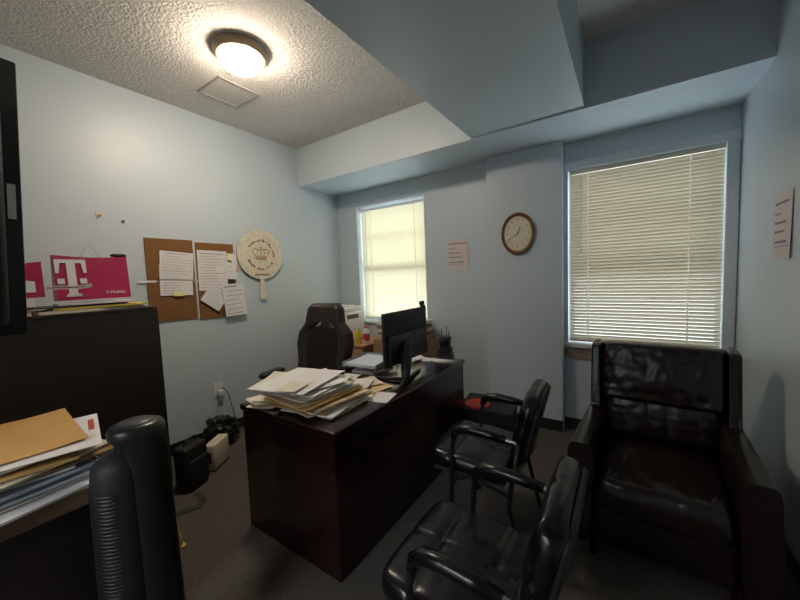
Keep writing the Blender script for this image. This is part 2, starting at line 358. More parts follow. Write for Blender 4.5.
# ------------------------------------------------------------------ visitor chairs
def make_chair(label):
    t = thing('visitor_chair', label, 'chair')             # front edge at x=0, back towards +x, centre y=0
    mt = Matrix.Translation((.225, 0, .435)) @ Euler((0, R(3), 0)).to_matrix().to_4x4()
    s = MB().cushion(.46, .49, .06, mt, su=(.30, .74), sv=(.5,), n=44, puff=1.0, edge=.22, wr=.003, seed=3, groove=.006, back=.8)
    s.build('seat', 'leather', t, smooth=180)
    MB().bb(.03, .42, -.22, .22, .375, .392, .004).build('seat_plate', 'mattblack', t)
    # backrest pad: local x -> y world, local y -> up, front faces -x
    ang = R(14)
    def bm_(zc, xc): return Matrix.Translation((xc, 0, zc)) @ Euler((0, ang, 0)).to_matrix().to_4x4() @ Matrix(((0, 0, -1, 0), (1, 0, 0, 0), (0, 1, 0, 0), (0, 0, 0, 1)))
    MB().cushion(.45, .41, .055, bm_(.655, .51), su=(.5,), sv=(.30, .62), n=44, puff=1.0, edge=.2, wr=.005, seed=9, groove=.007, back=.55, corner=.2).build('backrest', 'leather', t, smooth=180)
    MB().cushion(.42, .38, .025, bm_(.655, .540) @ Matrix.Rotation(PI, 4, 'Y'), n=20, puff=.5, edge=.2, wr=.0, back=.2, corner=.2).build('back_shell', 'mattblack', t, smooth=180)
    for sgn in (-1, 1):
        y = sgn*.255
        # tube frame: front leg up, arm, back down into rear leg
        MB().tube([(.12, y, .0), (.15, y, .30), (.16, y, .54), (.17, y, .60), (.195, y, .630), (.24, y, .642), (.36, y, .640), (.475, y, .632), (.51, y*.90, .62)], .0115, 10).build('arm_frame', 'blackmetal', t, smooth=180)
        MB().tube([(.50, y, .632), (.47, y, .45), (.45, y, .30), (.52, y, .0)], .0115, 10).build('leg', 'blackmetal', t, smooth=180)
        MB().tube([(.168, y, .595), (.18, y, .632), (.21, y, .655), (.27, y, .661), (.36, y, .654), (.44, y, .645)], [.016, .021, .024, .024, .023, .018], 12).build('armrest', 'leather', t, smooth=180)
        MB().cyl((.44, y, .645), (.49, y, .637), .009, seg=12).build('arm_bolt', 'steel', t, smooth=60)
        MB().tube([(.15, y, .36), (.25, y*.9, .385), (.46, y, .36)], .009, 8).build('side_rail', 'blackmetal', t, smooth=180)
    MB().tube([(.15, -.262, .33), (.15, .262, .33)], .010, 8).build('cross_bar', 'blackmetal', t, smooth=180)
    MB().tube([(.50, -.25, .50), (.53, 0, .52), (.50, .25, .50)], .010, 8).build('back_bar', 'blackmetal', t, smooth=180)
    return t
ca = make_chair('black padded visitor chair nearest the camera, in front of the armchair')
ca.location = (2.53, .415, 0)
cb = copy_tree(ca); cb['label'] = 'black padded visitor chair farther away, beside the middle of the desk by the red disc'
cb.location = (2.285, 1.20, 0); cb.rotation_euler = (0, 0, R(3))
for o in (ca, cb): o['group'] = 'visitor chairs facing the desk'

# ------------------------------------------------------------------ armchair
t = thing('armchair', 'large dark brown leather armchair in the corner under the wide window', 'armchair', (3.35, 1.20, 0), R(-3)); t.scale = (.88, 1, 1)
# local: front at y=0 facing -y, x centred
MB().box((0, .37, .19), (.60, .66, .22), bev=.02).build('base', 'armleather', t, smooth=50)
mt = Matrix.Translation((0, .28, .345))
MB().cushion(.585, .60, .135, mt, n=44, puff=.5, edge=.16, wr=.008, seed=21, back=.5, corner=.06).build('seat_cushion', 'armleather', t, smooth=180)
for sgn in (-1, 1):
    pts = []
    a = MB()
    def fn(u, v, sgn=sgn):
        # closed section loop around the arm (v), running front to back (u)
        th = 2*PI*v; y = -.01+u*.66; h = .60+.03*u; wd = .055+.012*(1-u)
        cx = sgn*(.345+.012*(1-u)); c_, s_ = math.cos(th), math.sin(th)
        e = lambda q: math.copysign(abs(q)**.35, q)
        flare = sgn*.030*max(0, 1-(.5+.5*e(s_))*1.3)*(1-u)*.8
        return (cx+wd*e(c_)+flare, y, .09+(h-.09)*(.5+.5*e(s_)))
    a.sheet(fn, 12, 32)
    bmesh.ops.remove_doubles(a.bm, verts=a.bm.verts, dist=.0005)
    bmesh.ops.holes_fill(a.bm, edges=[e for e in a.bm.edges if e.is_boundary])
    a.build('armrest', 'armleather', t, smooth=60)
    # wing
    wg = MB(); poly = [(.44, .55), (.52, .63), (.56, .985), (.60, 1.0), (.72, 1.0), (.74, .96), (.72, .20), (.56, .20)]
    wg.prism(poly, .055, Matrix(((0, 0, 1, sgn*.355-.0275), (1, 0, 0, 0), (0, 1, 0, 0), (0, 0, 0, 1))))
    es = list(wg.bm.edges); bmesh.ops.bevel(wg.bm, geom=es, offset=.012, segments=3, affect='EDGES')
    wg.build('wing', 'armleather', t, smooth=50)
MB().box((0, .70, .58), (.67, .07, .80), rot=(R(-3), 0, 0), bev=.02).build('back_panel', 'armleather', t, smooth=50)
def bk(zc, yc, tilt): return Matrix.Translation((0, yc, zc)) @ Euler((R(90-tilt), 0, 0)).to_matrix().to_4x4()
MB().cushion(.665, .36, .12, bk(.83, .625, 8), n=64, puff=.7, edge=.2, ew=.007, wr=.005, seed=31, back=.4, corner=.05).build('back_cushion', 'armleather', t, smooth=180)
MB().cushion(.64, .26, .09, bk(.585, .60, 6), su=(.42, .58), n=40, puff=.8, edge=.25, wr=.004, seed=37, back=.4, groove=.006).build('lumbar_cushion', 'armleather', t, smooth=180)
for (x, y) in ((-.30, .06), (.30, .06), (-.28, .62), (.28, .62)): MB().cyl((x, y, 0), (x, y, .10), .018, .026, 12).build('foot', 'mahogany', t)

# ------------------------------------------------------------------ office chair
t = thing('office_chair', 'high backed dark brown racing style office chair behind the desk', 'office chair', (.97, 1.25, 0), R(12)); t.scale = (1.13, 1.05, 1.0)
# local: faces -y, backrest at y ~ .25
def bp(x, z): return Vector((x, .22+.16*(z-.5)+.0*x, z))
outer = [(-.13, 1.235), (.13, 1.235), (.165, 1.19), (.185, 1.06), (.255, .97), (.270, .86), (.245, .72), (.255, .60), (.235, .50), (-.235, .50), (-.255, .60), (-.245, .72), (-.270, .86), (-.255, .97), (-.185, 1.06), (-.165, 1.19)]
hole = [(-.11, 1.02), (-.075, 1.058), (0, 1.072), (.075, 1.058), (.11, 1.02), (.06, 1.035), (0, 1.04), (-.06, 1.035)]
def in_poly(px, pz, poly):
    c_ = False; j = len(poly)-1
    for i in range(len(poly)):
        if (poly[i][1] > pz) != (poly[j][1] > pz) and px < (poly[j][0]-poly[i][0])*(pz-poly[i][1])/(poly[j][1]-poly[i][1])+poly[i][0]: c_ = not c_
        j = i
    return c_
def edge_x(z, poly):
    xs = []
    for i in range(len(poly)):
        (xa, za), (xb, zb) = poly[i], poly[(i+1) % len(poly)]
        if (za-z)*(zb-z) <= 0 and za != zb: xs.append(xa+(xb-xa)*(z-za)/(zb-za))
    return max(xs) if xs else 0
b = MB(); NU, NZ = 40, 56; gv = {}
for j in range(NZ+1):
    z = .502+(1.234-.502)*j/NZ; ex = edge_x(z, outer)
    for i in range(NU+1):
        u = i/NU*2-1; x = u*ex
        bol = .035*math.exp(-((abs(x)-ex*.78)/.055)**2)      # side bolsters
        rim = max(0, (abs(u)-.82)/.18)**2*.045; rz = max(0, (z-1.19)/.045)**2*.03
        f = bp(x, z)+Vector((0, -.035-bol+rim+rz, 0)); k_ = bp(x, z)+Vector((0, .03-rim*.5-rz*.5, 0))
        gv[(i, j)] = (b.bm.verts.new(f), b.bm.verts.new(k_), x, z)
skip = set()
for i in range(NU):
    for j in range(NZ):
        cx = sum(gv[a][2] for a in ((i, j), (i+1, j), (i+1, j+1), (i, j+1)))/4; cz = sum(gv[a][3] for a in ((i, j), (i+1, j), (i+1, j+1), (i, j+1)))/4
        d_ = abs(cx); 
        if 1.090-d_*d_*5.5 > cz > 1.040-d_*d_*4.0 and d_ < .118 and d_ > .028: skip.add((i, j))
for i in range(NU):
    for j in range(NZ):
        if (i, j) in skip: continue
        q = [(i, j), (i+1, j), (i+1, j+1), (i, j+1)]
        b.bm.faces.new([gv[a][0] for a in q]); b.bm.faces.new([gv[a][1] for a in q[::-1]])
bmesh.ops.bridge_loops
be = [e for e in b.bm.edges if e.is_boundary]
fr_ = {gv[a][0]: gv[a][1] for a in gv}
for e in be:
    v1, v2 = e.verts
    if v1 in fr_ and v2 in fr_: b.bm.faces.new((v1, v2, fr_[v2], fr_[v1]))
b.build('backrest', 'gameleather', t, smooth=60)
# central darker panel
p = MB(); ip = [(0, 1.03), (.075, 1.015), (.125, .96), (.145, .86), (.14, .72), (.11, .56), (-.11, .56), (-.14, .72), (-.145, .86), (-.125, .96), (-.075, 1.015)]
pv = [p.bm.verts.new(bp(x, z)+Vector((0, -.050, 0))) for x, z in ip]; pb = [p.bm.verts.new(bp(x*1.03, z)+Vector((0, -.02, 0))) for x, z in ip]
p.bm.faces.new(pv)
for i in range(len(ip)): p.bm.faces.new((pv[i], pv[(i+1) % len(ip)], pb[(i+1) % len(ip)], pb[i]))
p.build('centre_panel', 'gamepanel', t)
MB().cushion(.50, .50, .07, Matrix.Translation((0, 0, .475)), n=30, puff=.4, edge=.2, back=.7).build('seat', 'gameleather', t, smooth=180)
for sgn in (-1, 1):
    am = MB().tube([(sgn*.23, .05, .44), (sgn*.30, .05, .45), (sgn*.32, .05, .52), (sgn*.32, .03, .63)], [.022, .022, .02, .026], 10).build('arm_post', 'blackplastic', t, smooth=180)
    MB().cushion(.095, .27, .03, Matrix.Translation((sgn*.325, .0, .645)), n=16, puff=.4, edge=.35, wr=0, back=.8, corner=.35).build('armrest', 'blackplastic', t, smooth=180)
MB().cyl((0, 0, .10), (0, 0, .43), .03, .022).build('gas_column', 'blackmetal', t, smooth=60)
MB().bb(-.12, .12, -.14, .16, .42, .445, .01).build('seat_mechanism', 'mattblack', t)
bs = MB()
for k in range(5):
    a = 2*PI*k/5+.3; bs.tube([(0, 0, .115), (.14*math.cos(a), .14*math.sin(a), .105), (.30*math.cos(a), .30*math.sin(a), .07)], [.035, .028, .018], 8)
bs.build('star_base', 'blackplastic', t, smooth=60)
for k in range(5):
    a = 2*PI*k/5+.3; MB().cyl((.30*math.cos(a)-.018*math.sin(a), .30*math.sin(a)+.018*math.cos(a), .028), (.30*math.cos(a)+.018*math.sin(a), .30*math.sin(a)-.018*math.cos(a), .028), .028, seg=16).build('caster', 'blackplastic', t, smooth=40)
MB().tube([bp(0, .56)+Vector((0, .03, 0)), (0, .22, .43), (0, .12, .43)], .022, 8).build('back_bracket', 'mattblack', t, smooth=60)

# ------------------------------------------------------------------ monitor on desk
t = thing('computer_monitor', 'wide black computer monitor seen from behind on the mahogany desk', 'monitor', (1.915, 1.40, DZ))
MB().box((-.012, 0, .285), (.022, .56, .365), bev=.005).build('screen_case', 'mattblack', t, smooth=40)
MB().box((-.0236, 0, .285), (.001, .545, .335)).build('display', 'blackplastic', t)
MB().box((.006, 0, .215), (.028, .50, .20), bev=.01).build('rear_housing', 'blackplastic', t, smooth=40)
MB().tube([(.02, -.06, .24), (.05, -.10, .19), (.075, -.15, .11), (.085, -.18, .022)], [.040, .044, .036, .026], 12).build('stand_neck', 'blackplastic', t, smooth=60)
f_ = MB(); f_.tube([(.085, -.18, .019), (.10, -.23, .014), (.11, -.28, .010)], [.018, .013, .009], 8); f_.tube([(.085, -.18, .019), (-.04, -.20, .014), (-.16, -.21, .010)], [.018, .013, .009], 8); f_.tube([(.085, -.18, .019), (.05, .0, .013), (.03, .10, .010)], [.018, .012, .009], 8)
f_.build('stand_foot', 'blackplastic', t, smooth=60)
wc = thing('webcam', 'small black webcam clipped on top of the desk monitor', 'webcam', (1.905, 1.64, DZ+.468))
MB().box((-.005, 0, .028), (.03, .045, .032), bev=.008).build('body', 'blackplastic', wc, smooth=50)
MB().box((0, 0, .006), (.034, .03, .012), bev=.002).build('clip', 'mattblack', wc)
MB().cyl((-.018, 0, .028), (-.024, 0, .028), .009, seg=16).build('lens', 'greyplastic', wc)

# ------------------------------------------------------------------ file cabinet, left desk, big screen
t = thing('file_cabinet', 'tall dark laminate cabinet against the left wall with bags on top', 'cabinet', (.27, -.55, 0))
CT = 1.32
MB().bb(-.262, .278, -.9, .906, 0, CT-.02, .002).build('body', 'darkcab', t)
MB().bb(-.262, .280, -.902, .908, CT-.02, CT, .003).build('top_panel', 'darkcab', t)
for k in range(2):
    dd = MB().bb(-.24+k*.255, .005+k*.255, .906, .918, .05, CT-.03, .002).build('door', 'darkcab', t)
    MB().cyl((-.01+k*.03, .918, .8), (-.01+k*.03, .94, .8), .010, seg=12).build('knob', 'blackmetal', dd)
t = thing('side_desk', 'dark side desk with a thick brown edge under the near heap of envelopes', 'desk', (1.10, -1.05, 0))
MB().bb(-.54, .55, -.75, .82, .70, .762, .004).build('desktop', 'brownedge', t)
for a in (-.74, .78): MB().bb(-.52, .52, a, a+.025, 0, .70, .002).build('end_panel', 'darkcab', t)
MB().bb(.49, .51, -.715, .78, 0, .70).build('modesty_panel', 'darkcab', t)

t = thing('television', 'large black flat screen seen from its rear edge at the left', 'television', (1.45, -1.052, .762))
y_e = .65
MB().bb(-.028, .004, -.62, y_e, .575, 1.525, .006).build('screen_case', 'blackplastic', t, smooth=40)
MB().bb(-.031, -.028, -.60, y_e-.02, .60, 1.505).build('display', 'greyplastic', t)
MB().bb(.004, .055, -.56, y_e-.045, .615, 1.445, .02).build('rear_housing', 'mattblack', t, smooth=50)
MB().bb(.0045, .0065, y_e-.035, y_e-.015, .98, 1.10).build('side_label', 'whiteplastic', t)
MB().bb(.055, .057, y_e-.12, y_e-.07, .63, .70).build('rear_label', 'paperblue', t)
MB().bb(-.03, .03, -.10, .05, .02, .60, .006).build('stand_neck', 'blackplastic', t)
MB().box((0, -.02, .01), (.26, .5, .02), bev=.006).build('stand_foot', 'blackplastic', t)

for ch in t.children:
    if ch.name.split('.')[0] in ('screen_case', 'display', 'rear_housing', 'side_label', 'rear_label'): ch.rotation_euler = (R(-2.8), 0, 0)

# ------------------------------------------------------------------ tower fan
t = thing('tower_fan', 'black oscillating tower fan standing in front of the side desk', 'fan', (1.855, -.222, 0), R(-28)); t.scale = (.90, .90, 1)
# local: grille faces -y ... handle column at +y ; section = rounded teardrop
MB().lathe([(0, 0), (.145, 0), (.150, .012), (.135, .03), (.06, .045), (.055, .07), (0, .07)], seg=40).build('base', 'mattblack', t, smooth=40)
def sect(sx, sy, cy, z, n=36): return [(sx*math.cos(2*PI*k/n), cy+sy*math.sin(2*PI*k/n), z) for k in range(n)]
def loft(rings):
    m_ = MB(); vs = [[m_.bm.verts.new(p) for p in r_] for r_ in rings]
    for a, b_ in zip(vs, vs[1:]):
        n = len(a)
        for k in range(n): m_.bm.faces.new((a[k], a[(k+1) % n], b_[(k+1) % n], b_[k]))
    m_.bm.faces.new(vs[0][::-1]); m_.bm.faces.new(vs[-1]); return m_
front = [sect(.105, .095, -.045, .07), sect(.100, .092, -.045, .5), sect(.094, .088, -.045, .84), sect(.088, .082, -.044, .885), sect(.068, .064, -.04, .912), sect(.03, .03, -.03, .922)]
loft(front).build('grille_housing', 'mattblack', t, smooth=50)
g = MB()
for k in range(58):
    z = .12+k*.0122; rr = .105-.011*z
    g.tube([(rr*math.cos(a)*1.0, -.045+rr*.92*math.sin(a), z) for a in [PI+i*PI/24 for i in range(25)]], .0030, 6)
g.build('grille_slats', 'blackplastic', t, smooth=60)
rear = [sect(.088, .085, .035, .07), sect(.082, .080, .03, .6), sect(.078, .078, .026, .90), sect(.078, .080, .022, .955), sect(.080, .088, .014, .970), sect(.079, .088, .012, .990), sect(.070, .080, .012, 1.004), sect(.05, .055, .012, 1.010)]
loft(rear).build('rear_column', 'blackplastic', t, smooth=50)
MB().lathe([(.0, 0), (.052, .0), (.048, .004), (0, .004)], (0, .012, 1.010), seg=30, sy=1.1).build('control_panel', 'greyplastic', t, smooth=60)

# ------------------------------------------------------------------ paper helpers
def paper_slab(name, label, cat, c, w, h, t_, rz, m, group=None, curl=.004, seed=0, lines=0, tilt=(0, 0), n=10, ink='inkfaint'):
    def fn(u, v):
        x, y = (u-.5)*w, (v-.5)*h
        e = noise.noise(Vector((u*1.7+seed*3.1, v*1.7, seed)))*curl
        cc = curl*2.0*max(0, abs(u-.5)*2+abs(v-.5)*2-1.5)*(1 if (seed % 3) else .3)
        wob = .004*noise.noise(Vector((u*3, v*3, seed+9)))
        return (x+wob, y+wob, t_+abs(e)+cc)
    m_ = MB().sheet(fn, n, n, t_)
    if lines:
        o = thing(name, label, cat, c, 0, group, rot=(tilt[0], tilt[1], rz))
        m_.build('sheet', m, o)
        L_ = MB(); rnd = random.Random(seed)
        for k in range(lines):
            v = .90-.80*k/max(1, lines-1) if lines > 1 else .5
            if rnd.random() < .12: continue
            u0, u1 = .10, rnd.uniform(.45, .92)
            def g_(a, b_, v=v, u0=u0, u1=u1):
                p = fn(u0+(u1-u0)*a, v+.011*(b_-.5)); return (p[0], p[1], p[2]+.0007)
            L_.sheet(g_, 8, 1)
        L_.build('printed_text', ink, o)
    else:
        o = m_.build(name, m, None, loc=c, rot=(tilt[0], tilt[1], rz)); tag(o, label, cat, group)
    return o

# --- heap on the mahogany desk
rnd = random.Random(11)
z = DZ
kinds = ['manila', 'paper2', 'paper', 'manila', 'kraft', 'paper', 'manila', 'paper2', 'kraft', 'manila', 'paper', 'kraft', 'paper2', 'paper']
nm = {'manila': ('file_folder', 'folder'), 'kraft': ('brown_envelope', 'envelope'), 'paper': ('paper_bundle', 'papers'), 'paper2': ('paper_bundle', 'papers')}
ld = {'manila': 'manila folder in the tall heap of files on the near end of the mahogany desk', 'kraft': 'brown envelope sandwiched in the tall heap of files on the mahogany desk',
      'paper': 'bundle of white paper in the tall heap of files on the mahogany desk', 'paper2': 'bundle of cream paper in the tall heap of files on the mahogany desk'}
for k, m_ in enumerate(kinds):
    th = rnd.uniform(.004, .0085); nn = nm[m_]
    paper_slab(nn[0], ld[m_], nn[1], (1.80+rnd.uniform(-.02, .03)-k*.006, .715+rnd.uniform(-.02, .02)-k*.007, z), .36+rnd.uniform(-.03, .02), .40+rnd.uniform(-.05, .03), th, R(rnd.uniform(-12, 12)), m_, 'files heaped on the desk: '+m_.replace('2', ' cream'), curl=.0015, seed=k+1)
    z += th+.0032
# spilled pages at left
for k, (x, y, rz, m_) in enumerate([(1.475, .575, 20, 'paper2'), (1.465, .60, 8, 'manila'), (1.475, .58, -10, 'paper2'), (1.47, .60, 28, 'paper2')]):
    paper_slab('loose_page', ['cream page lowest of the pages spilling to the left corner of the desk', 'manila page second in the spill at the left corner of the desk', 'cream page third in the spill at the left corner of the desk', 'cream page topmost of the pages fanned at the left corner of the desk'][k], 'paper', (x, y, DZ+.001+k*.011), .17, .27, .002, R(rz), m_, curl=.005, seed=40+k)
ztop = z
for k, (x, y, rz, w_, h_, m_, lab) in enumerate([(1.63, .60, 8, .30, .38, 'paper', 'white sheet lowest of the loose sheets on top of the desk heap'), (1.72, .63, -22, .34, .36, 'paper', 'white sheet turned askew near the top of the desk heap'),
        (1.60, .56, 30, .25, .33, 'paper2', 'cream sheet showing its edge under the top white sheet of the desk heap'), (1.70, .60, 14, .34, .42, 'paper', 'large white sheet topmost on the tall desk heap')]):
    paper_slab('loose_sheet', lab, 'paper', (x, y, ztop+k*.0075), w_, h_, .0015, R(rz), m_, curl=.007, seed=60+k)
paper_slab('small_card', 'small cream card lying on the top sheet of the desk heap', 'card', (1.80, .47, ztop+.036), .11, .15, .0015, R(20), 'paper2', curl=.001, seed=80)

# --- other desk papers
def flat(lab, x, y, w_, h_, rz, m_, z_=0, seed=0, name='loose_sheet', cat='paper', lines=0, th=.0015, curl=.003):
    return paper_slab(name, lab, cat, (x, y, DZ+.0005+z_), w_, h_, th, R(rz), m_, curl=curl, seed=seed, lines=lines)
flat('white sheet half hidden beside the heap near the front edge of the desk', 2.025, .92, .13, .16, 12, 'paper', 0, 90)
flat('manila folder open on the desk between the heap and the monitor foot', 1.84, 1.00, .24, .26, -14, 'manila', .006, 91, 'file_folder', 'folder')
flat('cream form with print lying over the open manila folder', 1.79, 1.07, .18, .16, -30, 'paper2', .016, 92, lines=12)
flat('white receipt lying between the heap and the letter tray', 1.57, 1.12, .13, .18, 12, 'paper', .0, 93, lines=8)
flat('white printed page curled against the open manila folder by the monitor', 1.80, .99, .14, .18, 25, 'paper', .030, 94)
flat('white sheet alone on the far side of the desk by the office chair', 1.405, 1.50, .12, .30, -4, 'paper', 0, 95)
flat('dark red folder on the desk in front of the office chair', 1.42, 1.02, .16, .24, 8, 'darkred', 0, 96, 'file_folder', 'folder')
flat('white notepad on the far right corner of the desk under the black organiser', 1.94, 1.80, .26, .10, 6, 'paper', 0, 97, 'notepad', 'notepad', th=.008)
flat('white page behind the monitor at the far end of the desk', 1.66, 1.76, .20, .26, 12, 'paper', 0, 98)
flat('second white page leaning over the page behind the monitor', 1.70, 1.76, .18, .22, -24, 'paper', .010, 99, lines=9)
# letter tray
t = thing('letter_tray', 'grey blue letter tray holding papers beside the monitor', 'tray', (1.58, 1.38, DZ), R(6))
MB().bb(-.15, .15, -.17, .17, .055, .060, .002).bb(-.15, -.146, -.17, .17, .06, .085).bb(.146, .15, -.17, .17, .06, .085).bb(-.146, .146, .166, .17, .06, .085).build('tray', 'blueplastic', t)
for (x, y) in ((-.14, -.16), (.14, -.16), (-.14, .16), (.14, .16)): MB().cyl((x, y, 0), (x, y, .055), .004, seg=8).build('leg', 'steel', t)
paper_slab('paper_bundle', 'pale blue grey papers lying in the raised letter tray', 'papers', (1.58, 1.375, DZ+.0605), .27, .31, .012, R(6), 'paperblue', seed=101, curl=.002)
paper_slab('paper_bundle', 'white papers stored on the desk under the letter tray', 'papers', (1.60, 1.375, DZ+.0005), .20, .27, .02, R(4), 'paper', seed=102, curl=.002)
# organiser
t = thing('desk_organizer', 'black tiered desk organiser with pens at the far right corner of the desk', 'organiser', (1.962, 1.893, DZ), R(6)); t.scale = (.95, .95, 1.4)
o_ = MB(); o_.box((0, 0, .02), (.14, .09, .04), bev=.006); o_.box((0, .005, .055), (.115, .075, .035), bev=.006); o_.box((0, .01, .095), (.09, .06, .05), bev=.008); o_.lathe([(0, 0), (.05, 0), (.058, .012), (.05, .026), (0, .026)], (0, .01, .112), seg=20)
o_.build('body', 'blackplastic', t, smooth=40)
for (x, y, a, b_, h) in ((-.02, .0, -.01, 0, .05), (.012, .01, .004, 0, .065), (.03, .005, .012, .0, .035)): MB().cyl((x, y, .135), (x+a, y+b_, .135+h), .0035, seg=8).build('pen', 'blackplastic' if x > 0 else 'greyplastic', t)
# cup with cables
t = thing('plastic_cup', 'clear plastic cup on the desk beside the monitor stand', 'cup', (2.055, 1.46, DZ))
MB().lathe([(0, 0), (.028, 0), (.036, .09), (.0345, .09), (.027, .004), (0, .004)], seg=24).build('cup_body', 'clear', t, smooth=60)
cbl = MB(); rn = random.Random(4); pts = []
for k in range(40):
    a = k*.75; pts.append((2.0+.028*math.cos(a)+rn.uniform(-.006, .006), 1.59+.040*math.sin(a), DZ+.006+k*.0011))
cbl.tube(pts, .0035, 6); tag(cbl.build('cable', 'greyplastic', smooth=180), 'coiled grey cable beside the clear cup behind the monitor', 'cable')
t = thing('stapler', 'small black stapler next to the grey blue tray', 'stapler', (1.42, 1.28, DZ), R(50))
MB().box((0, 0, .008), (.12, .032, .012), bev=.003).build('base', 'blackplastic', t); MB().box((.0, 0, .030), (.12, .028, .018), rot=(0, R(-8), 0), bev=.006).build('arm', 'blackplastic', t, smooth=50)

# ------------------------------------------------------------------ heap on the side desk
ZS = .762
def side(x, y, w_, h_, th, rz, m_, lab, seed, zz, name='paper_bundle', cat='papers', curl=.002, tilt=(0, 0), group=None):
    return paper_slab(name, lab, cat, (x, y, zz), w_, h_, th, R(rz), m_, group, curl=curl, seed=seed, tilt=tilt)
zz = ZS; rs = random.Random(5)
spec = [('paper', .008, 'white papers lowest in the near heap, poking out above the brown desk edge'), ('paper2', .006, 'cream papers second from the bottom of the near heap'), ('paperblue', .010, 'blue grey papers low in the near heap on the side desk'),
        ('darkcab', .005, 'thin black binder low in the near heap on the side desk'), ('paperblue', .012, 'blue grey bundle just above the black binder in the near heap'), ('paper', .008, 'white bundle in the middle of the near heap'), ('card', .006, 'brown card folder in the middle of the near heap'),
        ('paper2', .007, 'cream bundle above the brown card folder in the near heap'), ('kraft', .010, 'brown envelope second from the top of the near heap'), ('paper', .006, 'white papers under the top envelope of the near heap'), ('paper2', .006, 'cream papers right under the top envelope of the near heap')]
for k, (m_, th, lab) in enumerate(spec):
    side(1.37+rs.uniform(-.02, .03)+(.05 if k == 0 else 0), -.44+rs.uniform(-.03, .03), .44+rs.uniform(-.04, .04), .36+rs.uniform(-.02, .05), th, rs.uniform(-14, 18), m_, lab, 120+k, zz, curl=.0015)
    zz += th+.0052
side(1.32, -.42, .50, .33, .003, -4, 'kraft', 'large tan envelope topmost on the near heap of papers', 140, zz+.004, 'brown_envelope', 'envelope', curl=.006)
rp = thing('loose_sheet', 'white sheet with red print sticking out at the right behind the tan envelope', 'paper', (1.43, -.36, zz-.0015), R(-12))
MB().sheet(lambda u, v: ((u-.5)*.40, (v-.5)*.30, .002+.002*math.sin(u*4)), 8, 6, .0015).build('sheet', 'paper', rp)
MB().bb(-.12, .02, .118, .136, .0040, .0048).build('red_print', 'inkred', rp)

# ------------------------------------------------------------------ wall things (left wall, +x faces room)
def wall_thing(name, label, cat, y, z_, x=.0, group=None, roll=0):
    """local x -> along +y, local y -> up, local z -> out of the left wall"""
    o = bpy.data.objects.new(name, None); COL.objects.link(o); o.empty_display_size = .05
    m_ = Matrix(((0, 0, 1), (1, 0, 0), (0, 1, 0))) @ Matrix.Rotation(R(roll), 3, 'Z')
    o.matrix_world = Matrix.Translation((x, y, z_)) @ m_.to_4x4()
    return tag(o, label, cat, group)
def tile(lab, y0, y1, z0, z1):
    o = MB().bb(-(y1-y0)/2, (y1-y0)/2, -(z1-z0)/2, (z1-z0)/2, 0, .010, .001).build('cork_tile', 'cork')
    r_ = wall_thing('tmp', 'x', 'x', (y0+y1)/2, (z0+z1)/2); o.matrix_world = r_.matrix_world.copy(); bpy.data.objects.remove(r_)
    tag(o, lab, 'cork tile', 'square cork tiles on the left wall')
tile('upper left cork tile of the four on the wall', .505, .868, 1.505, 1.850)
tile('lower left cork tile of the four, mostly bare', .500, .868, 1.155, 1.490)
tile('upper right cork tile of the four, under the wide form', .890, 1.240, 1.490, 1.835)
tile('lower right cork tile of the four, under the diamond paper', .888, 1.245, 1.135, 1.476)
def wpaper(lab, yc, zc, w_, h_, roll, m_='paper', x=.012, lines=10, seed=0, name='pinned_paper', cat='paper', ink='inkfaint', boxes=False, curl=.006):
    o = wall_thing(name, lab, cat, yc, zc, x, roll=roll)
    def fn(u, v): return ((u-.5)*w_, (v-.5)*h_, .0012+curl*(1-v)**2*.8+.003*abs(noise.noise(Vector((u*2, v*2, seed)))))
    MB().sheet(fn, 8, 10, .001).build('sheet', m_, o)
    L_ = MB(); rn = random.Random(seed)
    for k in range(lines):
        v = .92-.84*k/max(1, lines-1); u0 = .08 if rn.random() < .7 else .16; u1 = rn.uniform(.55, .94)
        hh = .012 if k else .026
        def g_(a, b_, v=v, u0=u0, u1=u1, hh=hh):
            p_ = fn(u0+(u1-u0)*a, v+hh*(b_-.5)); return (p_[0], p_[1], p_[2]+.0008)
        L_.sheet(g_, 6, 2)
    if boxes:
        for (u0, u1, v0, v1) in ((.08, .92, .30, .304), (.08, .92, .80, .804), (.08, .085, .30, .80), (.915, .92, .30, .80), (.5, .505, .3, .8)):
            def g_(a, b_): 
                p_ = fn(u0+(u1-u0)*a, v0+(v1-v0)*b_); return (p_[0], p_[1], p_[2]+.0008)
            L_.sheet(g_, 4, 4)
    if lines: L_.build('printed_text', ink, o)
    return o
wpaper('white form pinned lower behind another on the upper left cork tile', .715, 1.50, .255, .26, -2, seed=201, x=.0125, lines=11)
wpaper('white form with a boxed table pinned on top on the upper left cork tile', .725, 1.625, .26, .235, -4, seed=202, curl=.002, x=.0185, boxes=True, lines=9)
wpaper('wide white form pinned across the upper right cork tile', 1.03, 1.58, .27, .37, -1, seed=203, boxes=True, lines=13)
wpaper('narrow white slip with yellow top at the right edge of the upper right tile', 1.205, 1.62, .12, .25, -2, seed=204, lines=5)
wpaper('crumpled white paper turned like a diamond between the lower right tile and the form', 1.03, 1.335, .20, .20, -38, seed=205, lines=6, x=.0225)
wpaper('lined white sheet hanging past the right edge of the lower right tile', 1.205, 1.295, .215, .31, 3, seed=206, lines=7, x=.036, ink='ink', curl=.012)
wpaper('yellow sticky note under the forms on the upper left tile', .72, 1.382, .085, .035, -3, 'stickyy', lines=0, seed=207, x=.023, name='sticky_note', cat='sticky note')
wpaper('pink sticky note at the right edge of the cork tiles', 1.265, 1.60, .03, .06, 0, 'pink', lines=0, seed=208, x=.012, name='sticky_note', cat='sticky note')
wpaper('orange sticky note on the narrow slip at the upper right tile', 1.19, 1.71, .04, .07, 0, 'stickyy', lines=0, seed=209, x=.024, name='sticky_note', cat='sticky note')
